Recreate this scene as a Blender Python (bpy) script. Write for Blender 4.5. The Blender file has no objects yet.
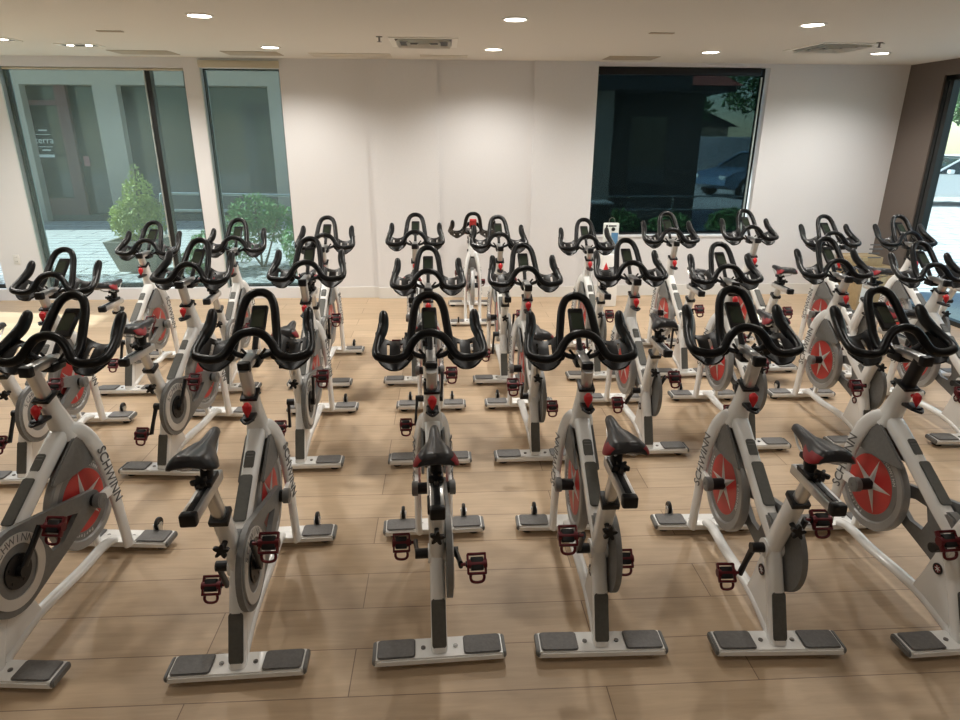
import bpy, bmesh, math, random
from mathutils import Vector, Matrix
random.seed(7)
C = bpy.context.scene.collection
PI = math.pi
R = math.radians

# ------------------------------------------------------------------ materials
def principled(name, col, rough=.5, metal=0., spec=.5, coat=0., emit=None, es=0.):
    m = bpy.data.materials.new(name); m.use_nodes = True
    b = m.node_tree.nodes['Principled BSDF']
    b.inputs['Base Color'].default_value = (*col, 1)
    b.inputs['Roughness'].default_value = rough
    b.inputs['Metallic'].default_value = metal
    b.inputs['Specular IOR Level'].default_value = spec
    b.inputs['Coat Weight'].default_value = coat
    if emit:
        b.inputs['Emission Color'].default_value = (*emit, 1)
        b.inputs['Emission Strength'].default_value = es
    return m

def noisy(m, scale=20, amount=.15, bump=0., detail=4, stretch=(1, 1, 1)):
    nt = m.node_tree; b = nt.nodes['Principled BSDF']
    tc = nt.nodes.new('ShaderNodeTexCoord'); mp = nt.nodes.new('ShaderNodeMapping')
    mp.inputs['Scale'].default_value = stretch
    n = nt.nodes.new('ShaderNodeTexNoise'); n.inputs['Scale'].default_value = scale; n.inputs['Detail'].default_value = detail
    nt.links.new(tc.outputs['Object'], mp.inputs[0]); nt.links.new(mp.outputs[0], n.inputs[0])
    c = b.inputs['Base Color'].default_value[:3]
    r = nt.nodes.new('ShaderNodeValToRGB')
    r.color_ramp.elements[0].position = .3; r.color_ramp.elements[1].position = .7
    r.color_ramp.elements[0].color = (*[x * (1 - amount) for x in c], 1)
    r.color_ramp.elements[1].color = (*[min(1, x * (1 + amount)) for x in c], 1)
    nt.links.new(n.outputs['Fac'], r.inputs[0]); nt.links.new(r.outputs[0], b.inputs['Base Color'])
    if bump:
        bp = nt.nodes.new('ShaderNodeBump'); bp.inputs['Strength'].default_value = bump; bp.inputs['Distance'].default_value = .01
        nt.links.new(n.outputs['Fac'], bp.inputs['Height']); nt.links.new(bp.outputs[0], b.inputs['Normal'])
    return m

M = {}
M['white'] = principled('white_paint', (.87, .865, .84), .25, 0, .5, .4)
M['grey'] = noisy(principled('grey_plastic', (.165, .165, .16), .5), 60, .08)
M['pad'] = noisy(principled('grey_rubber_pad', (.15, .145, .14), .62), 90, .12, .15)
M['darkpad'] = noisy(principled('olive_grey_pad', (.10, .10, .09), .6), 70, .1)
M['black'] = principled('black_rubber_grip', (.005, .005, .0055), .32, spec=.22)
M['blackm'] = principled('black_plastic', (.008, .008, .009), .42, spec=.35)
M['silver'] = principled('brushed_aluminium', (.62, .62, .61), .28, .85)
M['steel'] = noisy(principled('flywheel_steel', (.36, .36, .355), .42, .35), 8, .1)
M['steeld'] = principled('flywheel_steel_band', (.22, .22, .215), .45, .3)
M['red'] = principled('flywheel_red', (.52, .035, .03), .4)
M['star'] = principled('star_silver', (.62, .6, .57), .4, .3)
M['redknob'] = principled('red_knob_plastic', (.62, .02, .025), .35)
M['pedred'] = principled('dark_red_pedal', (.11, .007, .012), .35, .3)
M['saddle'] = principled('saddle_vinyl', (.018, .018, .02), .38)
M['saddlered'] = principled('saddle_red_vinyl', (.28, .012, .018), .45)
M['screen'] = principled('lcd_screen', (.02, .03, .02), .15)
M['letter'] = principled('grey_lettering', (.12, .12, .12), .5)
M['letterw'] = principled('pale_lettering', (.75, .75, .72), .5)
M['brass'] = principled('badge_ring', (.25, .03, .03), .35, .5)
M['bolt'] = principled('bolt_steel', (.2, .19, .18), .35, .8)

def wall_mat(name, col, sc=90):
    m = principled(name, col, .85, spec=.2); noisy(m, sc, .015, .06); return m
M['wall'] = wall_mat('painted_wall', (.695, .685, .69))
M['ceil'] = wall_mat('painted_ceiling', (.70, .67, .615))
M['brown'] = wall_mat('taupe_wall', (.15, .125, .11))
M['base'] = principled('baseboard_paint', (.68, .665, .635), .6)
M['valance'] = principled('roller_cassette', (.52, .47, .36), .6)
M['frame'] = principled('dark_window_frame', (.02, .022, .022), .4, .3)
M['alu'] = principled('aluminium_jamb', (.55, .6, .58), .35, .6)

def plank_mat():
    m = bpy.data.materials.new('oak_vinyl_planks'); m.use_nodes = True
    nt = m.node_tree; b = nt.nodes['Principled BSDF']
    N = nt.nodes.new; L = nt.links.new
    tc = N('ShaderNodeTexCoord')
    mp = N('ShaderNodeMapping'); mp.inputs['Location'].default_value = (.37, -.18, 0)
    L(tc.outputs['Object'], mp.inputs[0])
    br = N('ShaderNodeTexBrick'); br.offset = .38; br.offset_frequency = 2
    br.inputs['Scale'].default_value = 1; br.inputs['Brick Width'].default_value = 1.52; br.inputs['Row Height'].default_value = .2285
    br.inputs['Mortar Size'].default_value = .0022; br.inputs['Mortar Smooth'].default_value = .3
    br.inputs['Color1'].default_value = (.555, .41, .27, 1); br.inputs['Color2'].default_value = (.475, .345, .222, 1)
    br.inputs['Mortar'].default_value = (.22, .15, .10, 1)
    L(mp.outputs[0], br.inputs['Vector'])
    # grain stretched along the planks
    m2 = N('ShaderNodeMapping'); m2.inputs['Scale'].default_value = (1.3, 14, 1); L(tc.outputs['Object'], m2.inputs[0])
    n = N('ShaderNodeTexNoise'); n.inputs['Scale'].default_value = 2.2; n.inputs['Detail'].default_value = 9; n.inputs['Roughness'].default_value = .65; n.inputs['Distortion'].default_value = .6
    L(m2.outputs[0], n.inputs[0])
    m3 = N('ShaderNodeMapping'); m3.inputs['Scale'].default_value = (1.0, 3.0, 1); L(tc.outputs['Object'], m3.inputs[0])
    n2 = N('ShaderNodeTexNoise'); n2.inputs['Scale'].default_value = 1.6; n2.inputs['Detail'].default_value = 3
    L(m3.outputs[0], n2.inputs[0])
    r = N('ShaderNodeMapRange'); r.inputs['To Min'].default_value = .70; r.inputs['To Max'].default_value = 1.22
    L(n.outputs['Fac'], r.inputs['Value'])
    r2 = N('ShaderNodeMapRange'); r2.inputs['To Min'].default_value = .88; r2.inputs['To Max'].default_value = 1.1
    L(n2.outputs['Fac'], r2.inputs['Value'])
    mul = N('ShaderNodeMath'); mul.operation = 'MULTIPLY'; L(r.outputs[0], mul.inputs[0]); L(r2.outputs[0], mul.inputs[1])
    mx = N('ShaderNodeMix'); mx.data_type = 'RGBA'; mx.blend_type = 'MULTIPLY'; mx.inputs['Factor'].default_value = 1
    L(br.outputs['Color'], mx.inputs[6]); L(mul.outputs[0], mx.inputs[7])
    L(mx.outputs[2], b.inputs['Base Color'])
    b.inputs['Roughness'].default_value = .48; b.inputs['Specular IOR Level'].default_value = .35
    bp = N('ShaderNodeBump'); bp.inputs['Strength'].default_value = .25; bp.inputs['Distance'].default_value = .002; bp.invert = True
    L(br.outputs['Fac'], bp.inputs['Height']); L(bp.outputs[0], b.inputs['Normal'])
    return m
M['floor'] = plank_mat()

def sheer(name, tint, gloss=.06, rough=.02):
    """tinted see-through pane with a little mirror reflection"""
    m = bpy.data.materials.new(name); m.use_nodes = True; nt = m.node_tree; nt.nodes.clear()
    o = nt.nodes.new('ShaderNodeOutputMaterial'); t = nt.nodes.new('ShaderNodeBsdfTransparent'); g = nt.nodes.new('ShaderNodeBsdfGlossy')
    t.inputs[0].default_value = (*tint, 1); g.inputs['Roughness'].default_value = rough
    x = nt.nodes.new('ShaderNodeMixShader'); x.inputs[0].default_value = gloss
    nt.links.new(t.outputs[0], x.inputs[1]); nt.links.new(g.outputs[0], x.inputs[2]); nt.links.new(x.outputs[0], o.inputs[0])
    return m
def fabric(name, tint, body, f):
    """solar screen cloth: open weave that lets part of the view through"""
    m = bpy.data.materials.new(name); m.use_nodes = True; nt = m.node_tree; nt.nodes.clear()
    o = nt.nodes.new('ShaderNodeOutputMaterial'); t = nt.nodes.new('ShaderNodeBsdfTransparent'); g = nt.nodes.new('ShaderNodeBsdfDiffuse')
    t.inputs[0].default_value = (*tint, 1); g.inputs[0].default_value = (*body, 1)
    x = nt.nodes.new('ShaderNodeMixShader'); x.inputs[0].default_value = f
    nt.links.new(t.outputs[0], x.inputs[1]); nt.links.new(g.outputs[0], x.inputs[2]); nt.links.new(x.outputs[0], o.inputs[0])
    return m
M['glass'] = sheer('tinted_window_glass', (.80, .88, .87), .04)
M['glassr'] = sheer('clear_window_glass', (.88, .98, .97), .04)
M['screen_shade'] = fabric('solar_shade_cloth', (.36, .43, .45), (.012, .018, .018), .3)
M['screen_light'] = fabric('light_solar_shade_cloth', (.93, .98, .97), (.30, .40, .40), .14)

# ------------------------------------------------------------------ mesh helpers
def obj(name, bm, mat, parent=None, smooth=True, angle=38, loc=None):
    me = bpy.data.meshes.new(name)
    bmesh.ops.recalc_face_normals(bm, faces=bm.faces)
    if smooth:
        for f in bm.faces: f.smooth = True
        for e in bm.edges:
            if len(e.link_faces) == 2 and e.calc_face_angle(0) > R(angle): e.smooth = False
    bm.to_mesh(me); bm.free()
    mats = mat if isinstance(mat, (list, tuple)) else [mat]
    for m in mats: me.materials.append(m)
    o = bpy.data.objects.new(name, me); C.objects.link(o)
    if parent: o.parent = parent
    if loc: o.location = loc
    return o
def tag(o, label=None, cat=None, group=None, kind=None):
    if label: o['label'] = label
    if cat: o['category'] = cat
    if group: o['group'] = group
    if kind: o['kind'] = kind
    return o
def empty(name, loc=(0, 0, 0), rz=0):
    o = bpy.data.objects.new(name, None); C.objects.link(o); o.empty_display_size = .1
    o.location = loc; o.rotation_euler = (0, 0, rz); return o
def struct(name, bm, mat, **k):
    return tag(obj(name, bm, mat, smooth=False, **k), kind='structure')

def box(bm, x0, x1, y0, y1, z0, z1, bev=0., seg=2, mat=0, M4=None):
    vs = [bm.verts.new((x, y, z)) for x in (x0, x1) for y in (y0, y1) for z in (z0, z1)]
    fs = [bm.faces.new([vs[i] for i in q]) for q in ((0, 1, 3, 2), (4, 6, 7, 5), (0, 4, 5, 1), (2, 3, 7, 6), (0, 2, 6, 4), (1, 5, 7, 3))]
    bmesh.ops.recalc_face_normals(bm, faces=fs)
    allv = list(vs)
    if bev:
        es = list({e for f in fs for e in f.edges})
        r = bmesh.ops.bevel(bm, geom=es, offset=bev, segments=seg, affect='EDGES', profile=.5)
        allv = list({v for v in r['verts']} | {v for v in vs if v.is_valid})
        fs = list({f for v in allv for f in v.link_faces})
    for f in fs: f.material_index = mat
    if M4 is not None: bmesh.ops.transform(bm, matrix=M4, verts=list({v for f in fs for v in f.verts}))
    return fs

def smoothpath(pts, n=6, closed=False):
    P = [Vector(p) for p in pts]; out = []
    m = len(P); rng = range(m if closed else m - 1)
    for i in rng:
        if closed: a, b, c, d = P[(i - 1) % m], P[i], P[(i + 1) % m], P[(i + 2) % m]
        else:
            b, c = P[i], P[i + 1]; a = P[i - 1] if i else b * 2 - c; d = P[i + 2] if i + 2 < m else c * 2 - b
        for k in range(n):
            t = k / n
            out.append(.5 * ((2 * b) + (c - a) * t + (2 * a - 5 * b + 4 * c - d) * t * t + (3 * b - a - 3 * c + d) * t ** 3))
    if not closed: out.append(P[-1])
    return out
def tube(bm, pts, rad, seg=12, ref=(1, 0, 0), sup=1., mat=0, closed=False, dome=False):
    """rad: number, (a,b) or a list of them; a is the half width along ref, b across it; sup>1 squares the section"""
    P = [Vector(p) for p in pts]; n = len(P)
    if not isinstance(rad, list): rad = [rad] * n
    if len(rad) != n:
        m = len(rad); rr = []
        for i in range(n):
            t = i / (n - 1) * (m - 1); k = min(int(t), m - 2); f = t - k
            A = rad[k] if isinstance(rad[k], tuple) else (rad[k],) * 2; B = rad[k + 1] if isinstance(rad[k + 1], tuple) else (rad[k + 1],) * 2
            rr.append((A[0] + (B[0] - A[0]) * f, A[1] + (B[1] - A[1]) * f))
        rad = rr
    rings = []; ref = Vector(ref)
    prevu = None
    for i, p in enumerate(P):
        if closed: t = (P[(i + 1) % n] - P[i - 1]).normalized()
        elif i == 0: t = (P[1] - P[0]).normalized()
        elif i == n - 1: t = (P[-1] - P[-2]).normalized()
        else: t = (P[i + 1] - P[i - 1]).normalized()
        base = ref if prevu is None else prevu
        u = base - t * base.dot(t)
        if u.length < 1e-4: u = t.orthogonal()
        u.normalize(); prevu = u; v = t.cross(u)
        a, b = rad[i] if isinstance(rad[i], tuple) else (rad[i], rad[i])
        ring = []
        for k in range(seg):
            th = 2 * PI * (k + .5) / seg; c, s = math.cos(th), math.sin(th)
            c = math.copysign(abs(c) ** (1 / sup), c); s = math.copysign(abs(s) ** (1 / sup), s)
            ring.append(bm.verts.new(p + u * a * c + v * b * s))
        rings.append(ring)
    fs = []
    m = n if closed else n - 1
    for i in range(m):
        A, B = rings[i], rings[(i + 1) % n]
        for k in range(seg): fs.append(bm.faces.new((A[k], A[(k + 1) % seg], B[(k + 1) % seg], B[k])))
    if not closed:
        for ring, sgn, p, q in ((rings[0], -1, P[0], P[1]), (rings[-1], 1, P[-1], P[-2])):
            if dome:
                r0 = rad[0 if sgn < 0 else -1]; r0 = r0 if isinstance(r0, tuple) else (r0, r0); d = (p - q).normalized()
                cur = ring
                for s, h in ((.8, .5), (.4, .85)):
                    nr = [bm.verts.new(p + (v.co - p) * s + d * min(r0) * h) for v in ring]
                    for k in range(seg): fs.append(bm.faces.new((cur[k], cur[(k + 1) % seg], nr[(k + 1) % seg], nr[k])))
                    cur = nr
                fs.append(bm.faces.new(cur))
            else: fs.append(bm.faces.new(ring))
    for f in fs: f.material_index = mat
    return fs
def cyl(bm, a, b, r, seg=16, mat=0, r2=None):
    return tube(bm, [a, b], [(r, r), ((r2 or r), (r2 or r))], seg, ref=(.13, .31, .94), mat=mat)
def prism(bm, poly, x0, x1, bev=0., mat=0, holes=(), axis='x'):
    """polygon in the (y,z) plane pushed from x0 to x1"""
    def P(a, x, b):
        return (x, a, b) if axis == 'x' else ((a, x, b) if axis == 'y' else (a, b, x))
    if holes:
        # bridge each hole with a slit-free triangulation
        tmp = [[Vector((a, b, 0)) for a, b in poly]] + [[Vector((a, b, 0)) for a, b in h] for h in holes]
        from mathutils.geometry import tessellate_polygon
        flat = [p for l in tmp for p in l]; tris = tessellate_polygon(tmp)
        A = [bm.verts.new(P(p.x, x0, p.y)) for p in flat]; B = [bm.verts.new(P(p.x, x1, p.y)) for p in flat]; fs = []
        for t in tris:
            fs.append(bm.faces.new([A[i] for i in t])); fs.append(bm.faces.new([B[i] for i in reversed(t)]))
        k = 0
        for l in tmp:
            for i in range(len(l)):
                j = (i + 1) % len(l); fs.append(bm.faces.new((A[k + i], A[k + j], B[k + j], B[k + i])))
            k += len(l)
        for f in fs: f.material_index = mat
        return fs
    A = [bm.verts.new(P(a, x0, b)) for a, b in poly]; B = [bm.verts.new(P(a, x1, b)) for a, b in poly]
    fs = [bm.faces.new(A), bm.faces.new(B[::-1])]; n = len(poly)
    for i in range(n): fs.append(bm.faces.new((A[i], B[i], B[(i + 1) % n], A[(i + 1) % n])))
    bmesh.ops.recalc_face_normals(bm, faces=fs)
    for f in fs: f.material_index = mat
    if bev:
        es = [e for f in fs[:2] for e in f.edges]
        bmesh.ops.bevel(bm, geom=es, offset=bev, segments=2, affect='EDGES')
    return fs
def lathe(bm, prof, c, axis='x', seg=40, mat=0, mats=None):
    """prof: list of (radius, offset along axis), closed loop"""
    c = Vector(c); rings = []
    for r, h in prof:
        ring = []
        for k in range(seg):
            t = 2 * PI * k / seg; a, b = r * math.cos(t), r * math.sin(t)
            d = (h, a, b) if axis == 'x' else ((a, h, b) if axis == 'y' else (a, b, h))
            ring.append(bm.verts.new(c + Vector(d)))
        rings.append(ring)
    n = len(prof)
    for i in range(n):
        A, B = rings[i], rings[(i + 1) % n]
        for k in range(seg):
            f = bm.faces.new((A[k], A[(k + 1) % seg], B[(k + 1) % seg], B[k])); f.material_index = mats[i] if mats else mat
def disc(bm, c, r0, r1, x0, x1, seg=40, mat=0):
    """ring (or disc when r0 is tiny) about the x axis"""
    lathe(bm, [(max(r0, .0005), x0), (r1, x0), (r1, x1), (max(r0, .0005), x1)], c, seg=seg, mat=mat)
def text_into(bm, s, size, mtx, ext=.001, align='CENTER'):
    cu = bpy.data.curves.new('t', 'FONT'); cu.body = s; cu.size = size; cu.extrude = ext; cu.align_x = align; cu.align_y = 'CENTER'; cu.resolution_u = 3
    o = bpy.data.objects.new('t', cu); C.objects.link(o)
    dg = bpy.context.evaluated_depsgraph_get(); dg.update()
    me = bpy.data.meshes.new_from_object(o.evaluated_get(dg)); me.transform(mtx)
    bm.from_mesh(me); bpy.data.meshes.remove(me); bpy.data.objects.remove(o); bpy.data.curves.remove(cu)
def basis(X, Y, Z, o):
    m = Matrix.Identity(4)
    for i, v in enumerate((X, Y, Z)):
        for j in range(3): m[j][i] = Vector(v)[j]
    m.translation = Vector(o); return m
def copy_tree(o, parent=None):
    c = o.copy(); C.objects.link(c)
    if parent: c.parent = parent
    for ch in kids[o.name]:
        n = copy_tree(ch, c); kids.setdefault(c.name, []).append(n)
    kids.setdefault(c.name, [])
    return c
kids = {}
def index_children():
    kids.clear()
    for o in bpy.data.objects:
        kids.setdefault(o.name, [])
        if o.parent: kids.setdefault(o.parent.name, []).append(o)

# ------------------------------------------------------------------ the bike
FW = Vector((0, .235, .385))       # flywheel axle
BB = Vector((0, -.235, .375))      # crank axle
def rrect(x0, x1, y0, y1, r, n=4):
    out = []
    for cx, cy, a in ((x1 - r, y1 - r, 0), (x0 + r, y1 - r, 90), (x0 + r, y0 + r, 180), (x1 - r, y0 + r, 270)):
        for k in range(n + 1):
            t = R(a + 90 * k / n); out.append((cx + r * math.cos(t), cy + r * math.sin(t)))
    return out
def star_knob(bm, c, n, r=.022, t=.014, mat=0):
    """five lobed clamping knob with its face along n"""
    n = Vector(n).normalized(); u = n.orthogonal().normalized(); v = n.cross(u); c = Vector(c)
    ring = []
    for h in (0, t):
        l = []
        for k in range(30):
            a = 2 * PI * k / 30; rr = r * (.78 + .30 * math.cos(5 * a))
            l.append(bm.verts.new(c + n * h + (u * math.cos(a) + v * math.sin(a)) * rr))
        ring.append(l)
    for k in range(30): bm.faces.new((ring[0][k], ring[0][(k + 1) % 30], ring[1][(k + 1) % 30], ring[1][k])).material_index = mat
    bm.faces.new(ring[0]).material_index = mat; bm.faces.new(ring[1][::-1]).material_index = mat
    cyl(bm, c - n * .02, c, .008, 10, mat)

def stabilizer(root, y, front):
    name = 'front_stabilizer' if front else 'rear_stabilizer'
    bm = bmesh.new()
    s = 1 if front else -1
    # long low white beam with slanted rounded ends
    for f in prism(bm, [(-.244, .024), (.244, .024), (.250, .034), (.240, .054), (-.240, .054), (-.250, .034)], y - .055, y + .055, .006, axis='y'): pass
    st = obj(name, bm, M['white'], root, angle=30)
    for sx in (-1, 1):
        bm = bmesh.new()
        pl = rrect(.092, .236, y - .048, y + .048, .014)
        prism(bm, [(sx * a, b) for a, b in pl], .052, .061, .004, axis='z')
        obj('foot_pad', bm, M['pad'], st)
        bm = bmesh.new()
        prism(bm, [(a, b) for a, b in rrect(y - .053, y + .053, .026, .056, .013)], sx * .240, sx * .254, .004)
        obj('end_cap', bm, M['grey'], st)
        bm = bmesh.new(); cyl(bm, (sx * .2, y, .0), (sx * .2, y, .012), .027, 20); cyl(bm, (sx * .2, y, .011), (sx * .2, y, .024), .012, 12)
        obj('levelling_foot', bm, M['blackm'], st)
        bm = bmesh.new(); cyl(bm, (sx * .062, y, .052), (sx * .062, y, .058), .009, 12); cyl(bm, (sx * .062, y, .057), (sx * .062, y, .0595), .005, 6)
        obj('bolt', bm, M['bolt'], st)
        if front:
            bm = bmesh.new()
            wx = sx * .155
            lathe(bm, [(.008, -.007), (.030, -.008), (.033, -.004), (.033, .004), (.030, .008), (.008, .007)], (wx, y + .068, .082), seg=24)
            w = obj('transport_wheel', bm, M['blackm'], st)
            bm = bmesh.new()
            cyl(bm, (wx - .016, y + .068, .082), (wx + .016, y + .068, .082), .008, 10)
            for q in (-1, 1): box(bm, wx + q * .012 - .002, wx + q * .012 + .002, y + .040, y + .076, .035, .09, .001)
            obj('wheel_bracket', bm, M['silver'], w)
    return st

def make_bike():
    root = empty('indoor_cycling_bike')
    # ---- white frame
    bm = bmesh.new()
    tube(bm, smoothpath([(0, .172, .905), (0, .195, .84), (0, .222, .76), (0, .235, .70)], 4), [(.033, .036), (.033, .037), (.040, .045), (.05, .05)], 20, sup=1.35)
    tube(bm, smoothpath([(0, .225, .735), (0, .16, .695), (0, .05, .624), (0, -.15, .488), (0, -.25, .425)], 4), [(.036, .03), (.034, .036), (.031, .036), (.031, .035), (.028, .033)], 20, sup=1.5)
    tube(bm, [(0, -.345, .665), (0, -.315, .585), (0, -.25, .415), (0, -.235, .36)], [(.030, .033), (.030, .033), (.029, .036), (.028, .036)], 20, sup=1.5)
    tube(bm, [(0, -.232, .40), (0, -.26, .34), (0, -.328, .20), (0, -.392, .045)], [(.027, .034), (.029, .036), (.030, .032), (.032, .034)], 20, sup=1.5)
    tube(bm, smoothpath([(0, .385, .075), (0, .30, .092), (0, .15, .086), (0, -.03, .092), (0, -.18, .088), (0, -.35, .048)], 5), [(.024, .018), (.024, .018), (.024, .018), (.024, .02), (.026, .02)], 14, sup=1.2)
    prism(bm, [(-.12, .095), (-.15, .18), (-.185, .30), (-.20, .40), (-.255, .40), (-.30, .32), (-.342, .18), (-.372, .08), (-.30, .065)], -.016, .016, .006)
    cyl(bm, (-.034, BB.y, BB.z), (.034, BB.y, BB.z), .038, 24)
    fr = obj('frame', bm, M['white'], root)
    bm = bmesh.new(); cyl(bm, (-.0165, -.225, .262), (-.0195, -.225, .262), .022, 24, 0); lathe(bm, [(.017, -.0215), (.023, -.0215), (.023, -.0175), (.017, -.0175)], (0, -.225, .262), seg=24, mat=1)
    for k in range(3):
        a = PI * k / 3; d = Vector((0, math.cos(a), math.sin(a))) * .013
        cyl(bm, Vector((-.0205, -.225, .262)) - d, Vector((-.0205, -.225, .262)) + d, .0016, 6, 2)
    obj('badge', bm, [M['brass'], M['blackm'], M['letterw']], fr)
    # rubber pads let into the tubes
    def pad(name, a, b, w, off, mat, n):
        a, b = Vector(a), Vector(b); t = (b - a).normalized(); nn = Vector(n).normalized(); bm = bmesh.new(); L = (b - a).length
        pl = rrect(-L / 2, L / 2, -w, w, .012)
        prism(bm, pl, 0, .007, .003, axis='z')
        bmesh.ops.transform(bm, matrix=basis(t, nn.cross(t), nn, (a + b) / 2 + nn * off), verts=bm.verts)
        return obj(name, bm, mat, fr)
    dn = Vector((0, -.56, .83))
    pad('tube_pad', (0, .015, .602), (0, -.148, .4915), .025, .034, M['darkpad'], dn)
    sp = pad('warning_sticker', (0, .105, .663), (0, .04, .617), .020, .031, M['darkpad'], dn)
    bm = bmesh.new(); t = Vector((0, .065, .046)).normalized()
    for k in range(5):
        p = Vector((0, .05 + .011 * k, .617 + .0085 * k + .004)) + dn.normalized() * .0385
        box(bm, -.014, .014, -.0016, .0016, 0, .0006, M4=basis((1, 0, 0), t, dn.normalized(), p))
    obj('sticker_print', bm, M['steeld'], sp)
    pad('leg_pad', (0, -.313, .232), (0, -.386, .062), .027, .0265, M['darkpad'], (0, -.92, .39))
    bm = bmesh.new(); prism(bm, [(-.165, .485), (-.235, .440), (-.262, .478), (-.235, .505), (-.20, .512)], -.024, .024, .008); obj('corner_cover', bm, M['grey'], fr)
    # ---- fork
    bm = bmesh.new()
    for s in (-1, 1):
        tube(bm, smoothpath([(s * .012, .215, .735), (s * .034, .258, .715), (s * .055, .298, .655), (s * .070, .326, .55), (s * .076, .345, .40), (s * .076, .362, .22), (s * .076, .378, .050)], 5),
             [(.028, .034), (.022, .036), (.017, .034), (.015, .031), (.0145, .027), (.0145, .024), (.015, .024)], 16, sup=1.3)
        prism(bm, rrect(FW.y - .012, .352, .362, .408, .018), s * .068, s * .086, .003)
    box(bm, -.09, .09, .385, .445, .045, .06, .004)
    fk = obj('fork', bm, M['white'], root)
    for s in (-1, 1):
        bm = bmesh.new()
        p0 = Vector((s * .0920, .348, .34)); p1 = Vector((s * .0850, .317, .58))
        d = (p1 - p0).normalized()
        X = d if s < 0 else -d; Z = Vector((s * .97, -.24, 0))
        Y = Z.cross(X).normalized(); Z = X.cross(Y)
        if s < 0:
            mtx = basis(X, Y, Z, (p0 + p1) / 2)
        else: mtx = basis(X, Y, Z, (p0 + p1) / 2)
        text_into(bm, 'SCHWINN', .062, mtx, .0012)
        obj('lettering', bm, M['letter'], fk, smooth=False)
        bm = bmesh.new()
        P = [(.205, .700), (.13, .652), (.045, .592), (.03, .578), (.04, .566), (.16, .548), (.285, .542), (.302, .552), (.290, .622), (.262, .668), (.228, .700)]
        prism(bm, P, s * .040, s * .052, .004)
        pn = obj('side_panel', bm, M['grey'], root)
        bm = bmesh.new(); cyl(bm, (s * .072, FW.y, FW.z), (s * .098, FW.y, FW.z), .034, 28)
        lathe(bm, [(.010, s * .098), (.026, s * .098), (.026, s * .100), (.010, s * .100)], FW, seg=24)
        obj('hub_cap', bm, M['grey'], root)
    bm = bmesh.new(); box(bm, -.046, .046, .215, .285, .575, .69, .01); obj('brake_housing', bm, M['grey'], root)
    # ---- flywheel (origin on the axle)
    O = Vector((0, 0, 0)); bm = bmesh.new()
    lathe(bm, [(.215, -.014), (.215, .014), (.209, .020), (.180, .020), (.174, .012), (.020, .010), (.020, -.010), (.174, -.012), (.180, -.020), (.209, -.020)], O, seg=64)
    fl = obj('flywheel', bm, M['steel'], root, angle=25, loc=FW)
    for s in (-1, 1):
        bm = bmesh.new(); disc(bm, O, .022, .140, s * .0135, s * .009, 48); fd = obj('flywheel_disc', bm, M['red'], fl)
        bm = bmesh.new(); disc(bm, O, .141, .171, s * .0130, s * .009, 48); obj('flywheel_band', bm, M['steeld'], fl)
        bm = bmesh.new(); pts = []
        for k in range(10):
            a = PI / 2 + 2 * PI * k / 10; r = .134 if k % 2 == 0 else .030
            pts.append((r * math.cos(a), r * math.sin(a)))
        cv = bm.verts.new((s * .021, 0, 0)); ring = [bm.verts.new((s * .0142, a, b)) for a, b in pts]
        low = [bm.verts.new((s * .0130, a, b)) for a, b in pts]
        for k in range(10):
            bm.faces.new((cv, ring[k], ring[(k + 1) % 10])); bm.faces.new((ring[k], low[k], low[(k + 1) % 10], ring[(k + 1) % 10]))
        bm.faces.new(low)
        obj('star', bm, M['star'], fd, smooth=False)
        for w, wd in enumerate(['SCHWINN', 'Performance']):
            bm = bmesh.new(); a0 = R(60 + 180 * w)
            for k, ch in enumerate(wd):
                a = a0 - (k - (len(wd) - 1) / 2) * .12
                rad = Vector((0, (math.cos(a) if s > 0 else -math.cos(a)), math.sin(a))); nrm = Vector((s, 0, 0)); X = rad.cross(nrm)
                text_into(bm, ch, .022, basis(X, rad, nrm, rad * .156 + nrm * .0138), .0004)
            obj('lettering', bm, M['letterw'], fl, smooth=False)
    bm = bmesh.new(); cyl(bm, (-.075, FW.y, FW.z), (.075, FW.y, FW.z), .027, 18)
    obj('axle', bm, M['blackm'], root)
    # ---- chain guard on the right with the ring around the crank
    bm = bmesh.new()
    def tangent_hull(c1, r1, c2, r2, n=22):
        d = Vector((c2[0] - c1[0], c2[1] - c1[1])); L = d.length; th = math.atan2(d.y, d.x); al = math.acos((r1 - r2) / L); out = []
        for k in range(n + 1):
            a = th + al + (2 * PI - 2 * al) * k / n; out.append((c1[0] + r1 * math.cos(a), c1[1] + r1 * math.sin(a)))
        for k in range(9):
            a = th - al + 2 * al * k / 8; out.append((c2[0] + r2 * math.cos(a), c2[1] + r2 * math.sin(a)))
        return out
    hull = tangent_hull((BB.y, BB.z), .168, (FW.y, FW.z), .047)
    hole = [(.13, .388), (.02, .432), (-.045, .435), (-.068, .375), (-.05, .325), (.02, .325)]
    prism(bm, hull, .034, .056, holes=[hole])
    gd = obj('chain_guard', bm, M['grey'], root, angle=30)
    bm = bmesh.new(); disc(bm, BB, .102, .142, .055, .061, 48); rg = obj('chainring_cover', bm, M['star'], gd)
    for a0 in (90,):
        bm = bmesh.new()
        for k, ch in enumerate('SCHWINN'):
            a = R(a0) - (k - 3) * .27
            rad = Vector((0, math.cos(a), math.sin(a))); nrm = Vector((1, 0, 0)); X = nrm.cross(rad) * -1
            text_into(bm, ch, .042, basis(rad.cross(nrm), rad, nrm, BB + rad * .122 + nrm * .0612), .0004)
        obj('lettering', bm, M['letter'], rg, smooth=False)
    bm = bmesh.new(); disc(bm, BB, .02, .066, .055, .063, 40)
    for k in range(5):
        a = 2 * PI * k / 5; p = BB + Vector((.062, .048 * math.cos(a), .048 * math.sin(a))); cyl(bm, p, p + Vector((.003, 0, 0)), .007, 10)
    obj('chainring_centre', bm, M['blackm'], gd)
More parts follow.
